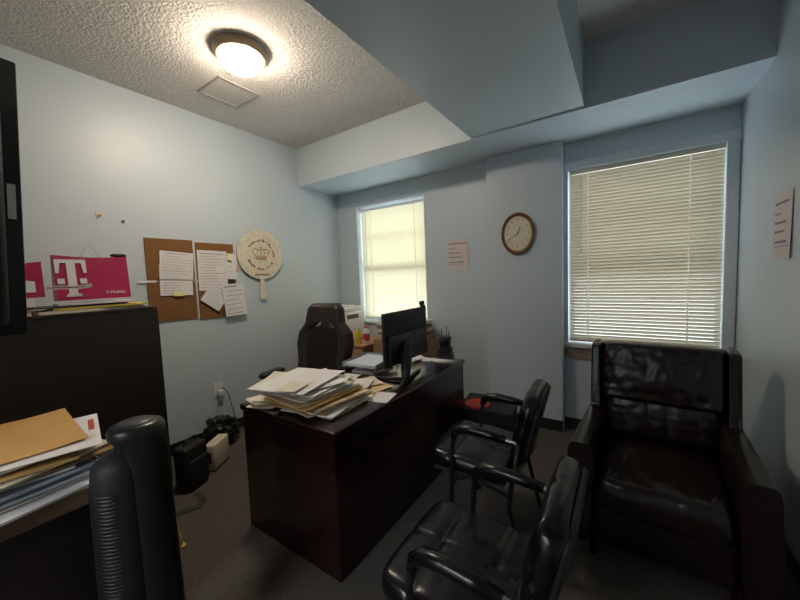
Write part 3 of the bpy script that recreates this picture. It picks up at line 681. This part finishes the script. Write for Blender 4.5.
wpaper('small black card tucked under the narrow slip at the right tile', 1.20, 1.478, .085, .022, 2, 'black_base', lines=0, seed=210, x=.012, name='black_card', cat='card')
# tape strip
wpaper('strip of white tape at the left edge between the two left cork tiles', .50, 1.495, .13, .018, 0, 'paper', lines=0, seed=211, x=.011, name='tape_strip', cat='tape', curl=.001)

# wooden peel with crown
t = wall_thing('pizza_peel', 'round whitewashed wooden board with a crown and a short handle hung on the wall', 'wooden board', 1.53, 1.745)
pl = MB(); poly = []
for k in range(73):
    a = R(-90+4)+k/72*R(352); poly.append((.262*math.cos(a), .256*math.sin(a)))
poly += [(-.030, -.33), (-.034, -.45), (-.026, -.475), (.026, -.475), (.034, -.45), (.030, -.33)]
pl.prism(poly, .018, Matrix.Translation((0, 0, .012)))
pl.build('board', 'peel', t)
def arc_mark(m_, r, a0, a1, th, n=5):
    for k in range(n):
        b0, b1 = a0+(a1-a0)*k/n, a0+(a1-a0)*(k+1)/n
        q = [((r-th/2)*math.cos(b0), (r-th/2)*math.sin(b0)), ((r+th/2)*math.cos(b0), (r+th/2)*math.sin(b0)), ((r+th/2)*math.cos(b1), (r+th/2)*math.sin(b1)), ((r-th/2)*math.cos(b1), (r-th/2)*math.sin(b1))]
        m_.prism(q, .0012, Matrix.Translation((0, -.005, .0301)))
am = MB(); rn = random.Random(3)
for (a0, a1) in ((148, 32), (20, -8), (-32, -68), (-80, -112), (-122, -158)):
    a = a0
    while a > a1:
        wd = rn.uniform(4, 8)
        arc_mark(am, .150+rn.uniform(-.006, .006), R(a), R(a-wd), rn.choice([.020, .026, .012]), 2)
        if rn.random() < .5: arc_mark(am, .141, R(a-wd*.3), R(a-wd*1.2), .006, 2)
        a -= wd+3.5
for k in range(9): am.box((-.075+k*.019, -.212, .0307), (.013, .020, .0012))
am.build('ring_lettering', 'brownink', t)
cr = MB(); zt = Matrix.Translation((0, 0, .0302))
cr.prism([(-.062, -.055), (.062, -.055), (.066, -.030), (-.066, -.030)], .0014, zt)
cr.prism([(-.066, -.024), (.066, -.024), (.072, -.016), (-.072, -.016)], .0014, zt)
def ribbon(pts, th):
    for (x0, y0), (x1, y1) in zip(pts, pts[1:]):
        d_ = Vector((x1-x0, y1-y0)).normalized(); n_ = Vector((-d_.y, d_.x))*th/2; e = d_*th*.2
        cr.prism([(x0-n_.x-e.x, y0-n_.y-e.y), (x1-n_.x+e.x, y1-n_.y+e.y), (x1+n_.x+e.x, y1+n_.y+e.y), (x0+n_.x-e.x, y0+n_.y-e.y)], .0014, zt)
ribbon([(-.068, -.016), (-.098, .030), (-.085, .052), (-.045, .055), (0, .040)], .009); ribbon([(.068, -.016), (.098, .030), (.085, .052), (.045, .055), (0, .040)], .009)
ribbon([(-.03, -.016), (-.045, .02), (-.035, .046), (0, .045)], .007); ribbon([(.03, -.016), (.045, .02), (.035, .046), (0, .045)], .007); ribbon([(0, -.016), (0, .085)], .008); ribbon([(-.016, .068), (.016, .068)], .007)
cr.build('crown_emblem', 'gold', t)
MB().cyl((0, .0, 0), (0, .0, .012), .02, seg=12).build('hanger', 'steel', t)

# notices
M['noticepaper'] = mat('notice_paper', (.72, .64, .62), .7, spec=.2)
def notice(lab, mtx, w_, h_, seed):
    o = bpy.data.objects.new('wall_notice', None); COL.objects.link(o); o.matrix_world = mtx; tag(o, lab, 'notice')
    MB().sheet(lambda u, v: ((u-.5)*w_, (v-.5)*h_, .0015+.007*u*u*(.4+.6*(1-v))), 8, 8, .001).build('sheet', 'noticepaper', o)
    L_ = MB(); rn = random.Random(seed)
    for (v, u1, hh) in ((.86, .86, .035), (.70, .36, .022), (.56, .62, .032), (.42, .64, .030), (.26, .80, .034), (.19, .86, .012)):
        u = .10
        while u < u1:
            wd = rn.uniform(.05, .11)
            def g_(a, b_, u=u, wd=wd, v=v, hh=hh):
                uu = u+wd*a; vv = v+hh*(b_-.5); return ((uu-.5)*w_, (vv-.5)*h_, .0022+.007*uu*uu*(.4+.6*(1-vv)))
            L_.sheet(g_, 2, 1); u += wd+.022
    L_.build('printed_text', 'ink', o)
bm4 = Matrix(((1, 0, 0, 0), (0, 0, -1, 0), (0, 1, 0, 0), (0, 0, 0, 1)))   # faces -y
notice('white notice with five short lines taped on the back wall left of the clock', Matrix.Translation((1.72, YB, 1.665)) @ bm4, .245, .33, 1)
rm4 = Matrix(((0, 0, -1, 0), (-1, 0, 0, 0), (0, 1, 0, 0), (0, 0, 0, 1)))  # faces -x, local x -> -y
notice('white notice with short lines taped on the right wall above the armchair', Matrix.Translation((XW, 1.915, 1.64)) @ rm4, .255, .33, 2)

# clock
t = bpy.data.objects.new('wall_clock', None); COL.objects.link(t); t.matrix_world = Matrix.Translation((2.385, 2.62, 1.81)) @ bm4
tag(t, 'oval wooden wall clock with cream face on the back wall column', 'clock')
CX, CY = .152, .194
MB().lathe([(0, 0), (.97, 0), (1.0, .012), (.985, .026), (.93, .034), (.88, .030), (.84, .020), (.84, .012), (0, .012)], seg=56, sx=CX, sy=CY).build('frame', 'clockwood', t, smooth=50)
MB().lathe([(0, .0145), (.845, .0145), (.845, .012)], seg=56, sx=CX, sy=CY).build('dial', 'clockface', t)
MB().lathe([(.84, .020), (.81, .0215), (.80, .016), (.84, .016)], seg=56, sx=CX, sy=CY).build('inner_ring', 'gold', t, smooth=60)
for k in range(1, 13):
    a = R(90-30*k); cu = bpy.data.curves.new('numeral', 'FONT'); cu.body = str(k); cu.size = .030; cu.align_x = 'CENTER'; cu.align_y = 'CENTER'; cu.extrude = .0003
    to = bpy.data.objects.new('numeral', cu); COL.objects.link(to)
    dg = bpy.context.evaluated_depsgraph_get(); me = bpy.data.meshes.new_from_object(to.evaluated_get(dg)); bpy.data.objects.remove(to)
    me.materials.clear(); me.materials.append(M['ink']); no = bpy.data.objects.new('numeral', me); COL.objects.link(no); no.parent = t
    no.location = (.66*CX*math.cos(a), .66*CY*math.sin(a), .0150)
def hand(ang, ln, wd, nm_):
    a = R(90-ang); d_ = Vector((math.cos(a), math.sin(a))); n_ = Vector((-d_.y, d_.x))*wd
    MB().prism([tuple(-d_*.015-n_), tuple(d_*ln*.9-n_*.6), tuple(d_*ln), tuple(d_*ln*.9+n_*.6), tuple(-d_*.015+n_)], .001, Matrix.Translation((0, 0, .0165 if nm_ == 'hour_hand' else .018))).build(nm_, 'black_base', t)
hand(22, .072, .004, 'hour_hand'); hand(238, .105, .003, 'minute_hand')
MB().cyl((0, 0, .014), (0, 0, .0205), .006, seg=14).build('hub', 'gold', t)

# outlet
t = wall_thing('wall_outlet', 'white wall outlet plate low on the left wall with two plugs', 'outlet', 1.0, .455)
MB().bb(-.042, .042, -.065, .065, 0, .006, .002).build('plate', 'whiteplastic', t)
for dz in (-.028, .028): MB().cyl((0, dz, .006), (0, dz, .009), .018, seg=20).build('socket', 'whiteplastic', t)
t = wall_thing('power_adapter', 'white power plug in the lower socket of the wall outlet', 'plug', 1.0, .42, .010)
MB().box((0, 0, .020), (.045, .055, .040), bev=.006).build('body', 'whiteplastic', t, smooth=40)
def cord(lab, pts, r=.004, m_='black_base', name='electrical_cable'):
    # smooth the polyline
    P_ = [Vector(p) for p in pts]; out = []
    for i in range(len(P_)-1):
        a, b_, c_, d_ = P_[max(0, i-1)], P_[i], P_[i+1], P_[min(len(P_)-1, i+2)]
        for s_ in range(8):
            u = s_/8; out.append(.5*((2*b_)+(-a+c_)*u+(2*a-5*b_+4*c_-d_)*u*u+(-a+3*b_-3*c_+d_)*u**3))
    out.append(P_[-1]); return tag(MB().tube(out, r, 7).build(name, m_, smooth=180), lab, 'cord')
cord('black power cord hanging from the wall outlet towards the desk', [(.025, 1.018, .47), (.06, 1.05, .42), (.06, 1.09, .25), (.08, 1.13, .06), (.20, 1.2, .012), (.5, 1.3, .006)])
cord('short blue grey cord dropping from the wall outlet into the black bag', [(.04, .99, .39), (.05, .975, .35), (.035, .97, .32), (.02, .96, .30)], .004, 'blueplastic')
cord('thick black cable coiled on the carpet by the left wall', [(.04, .62, .12), (.10, .60, .02), (.22, .66, .010), (.28, .60, .010), (.20, .54, .010), (.12, .58, .026)], .007)

# nail-like hooks above the cabinet
t = wall_thing('wall_hook', 'small cream adhesive hook on the left wall above the magenta bag', 'hook', .245, 2.0)
MB().bb(-.022, .022, -.012, .016, 0, .004, .0015).build('plate', 'cream', t); MB().tube([(0, -.004, .004), (0, -.012, .018), (0, -.002, .024)], .004, 8).build('hook', 'cream', t, smooth=60)
t = wall_thing('screw_anchor', 'small grey screw anchor on the left wall right of the cream hook', 'screw', .385, 1.965)
MB().lathe([(0, .0), (.016, 0), (.014, .005), (.0, .006)], seg=20).build('washer', 'whiteplastic', t); MB().lathe([(0, .006), (.009, .006), (.008, .014), (0, .016)], seg=14).build('screw_head', 'greyplastic', t, smooth=50)

# ------------------------------------------------------------------ things on the cabinet
def gift_bag(name, label, x, y0, y1, z0, z1, dep, rotz=0):
    """face towards +x; local y along the wall"""
    t = thing(name, label, 'bag', (x, (y0+y1)/2, z0), rotz)
    hw, hh = (y1-y0)/2, z1-z0
    b_ = MB(); n = 10
    # slightly crumpled box with sagging side gusset
    def face(xo, u, v): return (xo*(1-.55*v)+.003*noise.noise(Vector((u*4, v*4, xo*9))), -hw+2*hw*u, hh*v-.012*v*math.sin(u*3))
    F = [[b_.bm.verts.new(face(dep/2, i/n, j/n)) for j in range(n+1)] for i in range(n+1)]
    K = [[b_.bm.verts.new(face(-dep/2, i/n, j/n)) for j in range(n+1)] for i in range(n+1)]
    for G in (F, K):
        for i in range(n):
            for j in range(n): b_.bm.faces.new((G[i][j], G[i+1][j], G[i+1][j+1], G[i][j+1]))
    for j in range(n): b_.bm.faces.new((F[0][j], K[0][j], K[0][j+1], F[0][j+1]))
    for i in range(n): b_.bm.faces.new((F[i][0], F[i+1][0], K[i+1][0], K[i][0]))
    b_.build('bag_body', 'magenta', t)
    g_ = MB(); mid = [Vector((0, hw-.03*math.sin(PI*j/n), hh*j/n)) for j in range(n+1)]
    for a in (1, -1):
        E_ = [g_.bm.verts.new((a*dep/2*(1-.55*j/n), hw+.001, hh*j/n-.012*j/n*math.sin(3))) for j in range(n+1)]
        M_ = [g_.bm.verts.new(m_) for m_ in mid]
        for j in range(n): g_.bm.faces.new((E_[j], M_[j], M_[j+1], E_[j+1]))
    g_.build('gusset', 'magentad', t)
    for a in (1, -1):
        MB().tube([(a*dep*.23, -.05+.10*k/12, hh-.015+.075*math.sin(PI*k/12)) for k in range(13)], .0025, 6).build('handle', 'whiteplastic', t, smooth=180)
    return t
BX = .40
bag = gift_bag('gift_bag', 'magenta paper bag with a large white letter T on the dark cabinet', BX, -.105, .250, 1.392, 1.665, .09)
# letter T with serifs drawn in the bag's own plane (local y,z)
def facex(u, v, dep=.09): return dep/2*(1-.55*v)
lt = MB(); hh = .273
def quad_yz(m_, pts, off=.0045, dep=.09, hh=.273, sub=8):
    a, b_, c_, d_ = [Vector(p) for p in pts]
    m_.sheet(lambda u, v: (lambda p: (dep/2*(1-.55*(p.y/hh))+off, p.x, p.y))((a*(1-u)+b_*u)*(1-v)+(d_*(1-u)+c_*u)*v), sub, sub)
Y0 = -.165
quad_yz(lt, [(-.155, .225), (-.015, .225), (-.015, .247), (-.155, .247)])         # top bar
quad_yz(lt, [(-.155, .165), (-.140, .165), (-.132, .225), (-.155, .225)])         # left serif
quad_yz(lt, [(-.038, .225), (-.030, .165), (-.015, .165), (-.015, .225)])         # right serif
quad_yz(lt, [(-.105, .040), (-.065, .040), (-.065, .225), (-.105, .225)])         # stem
quad_yz(lt, [(-.120, .022), (-.045, .022), (-.050, .040), (-.112, .040)])         # foot
quad_yz(lt, [(-.150, .100), (-.118, .100), (-.118, .132), (-.150, .132)])         # left square
quad_yz(lt, [(-.050, .100), (-.018, .100), (-.018, .132), (-.050, .132)])         # right square
bmesh.ops.translate(lt.bm, vec=(0, -.018, 0), verts=lt.bm.verts); lt.build('letter_emblem', 'whiteplastic', bag)
cu = bpy.data.curves.new('wordmark', 'FONT'); cu.body = 'T-Mobile'; cu.size = .028; cu.extrude = .0003
to = bpy.data.objects.new('wordmark', cu); COL.objects.link(to); dg = bpy.context.evaluated_depsgraph_get(); me = bpy.data.meshes.new_from_object(to.evaluated_get(dg)); bpy.data.objects.remove(to)
me.materials.clear(); me.materials.append(M['whiteplastic']); no = bpy.data.objects.new('wordmark', me); COL.objects.link(no); no.parent = bag
no.matrix_parent_inverse = Matrix(); no.matrix_local = Matrix.Translation((.0505, .045, .030)) @ (Euler((0, R(-5.2), 0)).to_matrix().to_4x4() @ Matrix(((0, 0, 1, 0), (1, 0, 0, 0), (0, 1, 0, 0), (0, 0, 0, 1))))
bag2 = gift_bag('gift_bag', 'smaller magenta and white paper bag beside the big screen edge', .42, -.37, -.155, 1.42, 1.625, .08, R(-4))
lt = MB(); quad_yz(lt, [(-.09, .03), (.075, .03), (.075, .09), (-.09, .12)], dep=.08, hh=.205); lt.build('white_patch', 'whiteplastic', bag2)
# supports under the bags: magazines and folders
zc = CT
for k, (m_, th, x, y, w_, h_, rz, lab, nm_, ct) in enumerate([
        ('paper2', .016, .36, .04, .30, .50, 4, 'cream magazine lowest of the stack under the magenta bag', 'magazine', 'magazine'),
        ('yellow', .010, .37, .10, .28, .46, -3, 'yellow folder in the stack under the magenta bag', 'yellow_folder', 'folder'),
        ('darkcab', .007, .35, .00, .30, .42, 2, 'thin black magazine on the yellow folder under the magenta bag', 'magazine', 'magazine'),
        ('paper', .010, .37, .08, .28, .36, -5, 'white catalogue right under the magenta bag', 'magazine', 'magazine')]):
    paper_slab(nm_, lab, ct, (x, y, zc+.0005), w_, h_, th, R(rz), m_, curl=.001, seed=150+k); zc += th+.0035
zc = CT
for k, (m_, th, lab) in enumerate([('paper2', .018, 'cream magazine lowest of the short stack behind the big screen'), ('card', .012, 'brown catalogue in the short stack behind the big screen'), ('darkcab', .008, 'black booklet in the short stack behind the big screen'), ('paper', .040, 'white box of envelopes on the short stack behind the big screen')]):
    paper_slab('magazine' if k < 3 else 'envelope_box', lab, 'magazine' if k < 3 else 'box', (.40, -.37, zc+.0005), .28, .30, th, R(3*k-4), m_, curl=.001, seed=170+k); zc += th+.0035
t = thing('eyeglass_case', 'slim black case lying on the right end of the magenta bag', 'case', (BX+.0, .215, 1.672), R(85))
MB().cushion(.085, .03, .012, n=14, puff=.6, edge=.4, wr=0, back=1).build('case_body', 'blackplastic', t, smooth=180)
t = thing('paper_strip', 'narrow white printed strip leaning on the front of the magenta bag', 'paper', (.475, -.09, 1.455), 0)
MB().sheet(lambda u, v: (.004*math.sin(u*5), -.06+u*.20, v*.022+.012*u+.004*math.sin(u*7)), 14, 2, .001).build('strip', 'paper', t)
MB().sheet(lambda u, v: (.004*math.sin((.1+.75*u)*5)+.0012, -.06+(.1+.75*u)*.20, .009+v*.005+.012*(.1+.75*u)+.004*math.sin((.1+.75*u)*7)), 14, 1).build('printed_text', 'ink', t)

# ------------------------------------------------------------------ things on the floor, left side
t = thing('air_purifier', 'cream upright plastic box standing on the carpet below the outlet', 'appliance', (.50, .70, 0), R(33))
MB().box((0, 0, .112), (.085, .215, .20), bev=.012, seg=3).build('body', 'cream', t, smooth=50)
MB().box((0, 0, .008), (.075, .20, .012)).build('foot', 'black_base', t)
MB().box((0, -.1085, .115), (.035, .002, .085)).build('vent', 'greyplastic', t)
MB().box((0, .02, .2135), (.03, .10, .004), bev=.001).build('handle_inset', 'cream', t)
# black carrying case
M['caseblack'] = mat('black_case_fabric', (.012, .012, .013), .7)
t = thing('carry_case', 'black fabric carrying case standing against the end of the dark cabinet', 'bag', (.615, .46, 0), R(20))
MB().box((0, 0, .16), (.12, .20, .32), bev=.03, seg=4).build('case_body', 'caseblack', t, smooth=60)
MB().box((.065, 0, .13), (.02, .16, .18), bev=.008).build('front_pocket', 'caseblack', t, smooth=50)
MB().tube([(0, -.05, .315), (0, -.04, .355), (0, .04, .355), (0, .05, .315)], .008, 8).build('handle', 'black_base', t, smooth=60)
# floor strap
t = thing('floor_strap', 'flat black L shaped strap lying on the carpet below the carrying case', 'strap', (.84, .35, 0), R(0))
MB().prism([(-.10, .10), (.02, .085), (.09, .02), (.02, -.13), (-.02, -.12), (.035, .005), (-.01, .045), (-.10, .06)], .006).build('webbing', 'carpetgrey', t)
# crumpled black bag by wall
t = thing('crumpled_bag', 'crumpled black plastic bag against the left wall under the outlet', 'bag', (.16, .92, 0))
cb_ = MB(); bmesh.ops.create_icosphere(cb_.bm, subdivisions=4, radius=1)
for v in cb_.bm.verts:
    n_ = v.co.normalized(); f = 1+.35*noise.noise(n_*3.2)+.2*noise.noise(n_*7)
    v.co = Vector((n_.x*.12*f, n_.y*.14*f, max(-.0, .12+n_.z*.125*f)))
cb_.build('bag_film', mat('black_film', (.012, .012, .013), .3), t, smooth=60)
# black upright by the desk
t = thing('waste_bin', 'slim black bin standing between the left wall and the desk', 'bin', (.52, 1.12, 0))
MB().lathe([(0, 0), (.075, 0), (.09, .26), (.094, .262), (.094, .27), (.084, .27), (.07, .012), (0, .012)], seg=28).build('bin_body', 'blackplastic', t, smooth=50)
# rod with yellow tape
t = thing('leaning_rod', 'thin grey metal rod with yellow tape leaning behind the tower fan', 'rod')
MB().cyl((1.17, .150, 0.004), (1.07, .10, .42), .005, seg=10).build('rod', 'steel', t)
MB().cyl((1.162, .146, .04), (1.128, .129, .18), .0085, seg=10).build('yellow_tape', 'yellowtape', t)
MB().box((1.17, .150, .006), (.04, .03, .010), bev=.003).build('foot', 'yellowtape', t)

# ------------------------------------------------------------------ back-left corner: cupboard, printer, bottles, boxes
t = thing('low_cupboard', 'tan wooden low cupboard in the back left corner behind the office chair', 'cupboard', (.44, 2.42, 0))
MB().bb(-.42, .37, -.22, .26, .04, .68, .003).build('body', 'oak', t); MB().bb(-.435, .385, -.24, .265, .68, .71, .006).build('top_board', 'oak', t)
for a in (-.41, -.022):
    d_ = MB().bb(a, a+.38, -.235, -.22, .06, .66, .003).build('door', 'oak', t)
    MB().cyl((a+(.37 if a < -.1 else .035), -.235, .5), (a+(.37 if a < -.1 else .035), -.255, .5), .012, seg=12).build('knob', 'bronze', d_)
MB().bb(-.40, .35, -.20, .25, 0, .04).build('plinth', 'black_base', t)
t = thing('printer', 'white office printer on the low cupboard in the back left corner', 'printer', (.25, 2.45, .71))
MB().box((0, 0, .17), (.44, .38, .34), bev=.02, seg=3).build('body', 'whiteplastic', t, smooth=50)
MB().box((0, .02, .37), (.40, .32, .06), bev=.012).build('scanner_lid', 'whiteplastic', t, smooth=50)
MB().box((.221, -.03, .285), (.006, .20, .05), bev=.002).build('control_panel', 'greyplastic', t)
MB().box((0, -.205, .10), (.30, .05, .015), bev=.003).build('output_tray', 'whiteplastic', t)
paper_slab('paper_bundle', 'small white papers lying on the printer lid', 'papers', (.25, 2.45, .71+.402), .28, .20, .012, R(8), 'paper', seed=180, curl=.002)
def bottle(label, x, y, z_, r, h, m_, cap, lm):
    t = thing('bottle', label, 'bottle', (x, y, z_))
    MB().lathe([(0, 0), (r*.95, 0), (r, .006), (r, h*.62), (r*.8, h*.75), (r*.38, h*.84), (r*.38, h*.9), (0, h*.9)], seg=24).build('bottle_body', m_, t, smooth=50)
    MB().lathe([(0, h*.88), (r*.5, h*.88), (r*.5, h), (0, h)], seg=18).build('cap', cap, t, smooth=40)
    if lm: MB().lathe([(r*1.0+.0006, h*.15), (r*1.0+.0006, h*.55)], seg=24).build('label_wrap', lm, t, smooth=180)
bottle('yellow bottle at the right end of the low cupboard', .700, 2.235, .71, .034, .19, 'yellowliquid', 'whiteplastic', None)
bottle('bottle with red label beside the yellow bottle on the low cupboard', .745, 2.33, .71, .038, .20, 'whiteplastic', 'redprint', 'redprint')
t = thing('cardboard_box', 'large lower cardboard box on the floor under the narrower window', 'box', (1.18, 2.48, 0), R(0))
def carton(t, w_, d_, h_):
    MB().bb(-w_/2, w_/2, -d_/2, d_/2, 0, h_, .003).build('box_body', 'card', t)
    for s_ in (-1, 1): MB().box((0, s_*d_/4, h_+.002), (w_*.99, d_/2-.004, .003)).build('flap', 'card', t)
    MB().bb(-w_/2+.01, w_/2-.01, -.025, .025, h_+.0038, h_+.0045).build('packing_tape', 'brownedge', t)
carton(t, .62, .42, .48)
t = thing('cardboard_box', 'upper cardboard box stacked under the papers by the narrower window', 'box', (1.18, 2.48, .486), R(0)); carton(t, .60, .40, .28)
zz = .486+.286
for k, (m_, lab) in enumerate([('manila', 'manila folders lowest of the stack on the cardboard boxes'), ('card', 'brown folders in the stack on the cardboard boxes'), ('paper2', 'cream papers in the stack on the cardboard boxes'), ('card', 'brown card box lid near the top of the stack on the cardboard boxes'), ('paper', 'white papers near the top of the stack on the cardboard boxes'), ('paper', 'white papers topmost of the stack on the cardboard boxes')]):
    th = [.03, .035, .02, .04, .02, .015][k]
    paper_slab('paper_stack', lab, 'papers', (1.17+.012*(k % 3), 2.48, zz+.0005), .52, .33, th, R([4, -6, 8, -3, 10, -12][k]), m_, curl=.003, seed=190+k); zz += th+.0085

# red lid on black box, behind chair
t = thing('storage_box', 'low black box on the floor between the desk end and the back wall', 'box', (2.20, 2.26, 0), R(8))
MB().bb(-.22, .22, -.20, .20, 0, .27, .008).build('box_body', 'mattblack', t); MB().bb(-.225, .225, -.205, .205, .27, .292, .006).build('lid', 'mattblack', t)
t = thing('red_disc', 'round red plastic lid lying on the black box beyond the farther visitor chair', 'lid', (2.13, 2.17, .292))
MB().lathe([(0, 0), (.10, 0), (.108, .005), (.108, .014), (.102, .018), (.096, .012), (0, .011)], seg=40).build('disc', 'red', t, smooth=40)
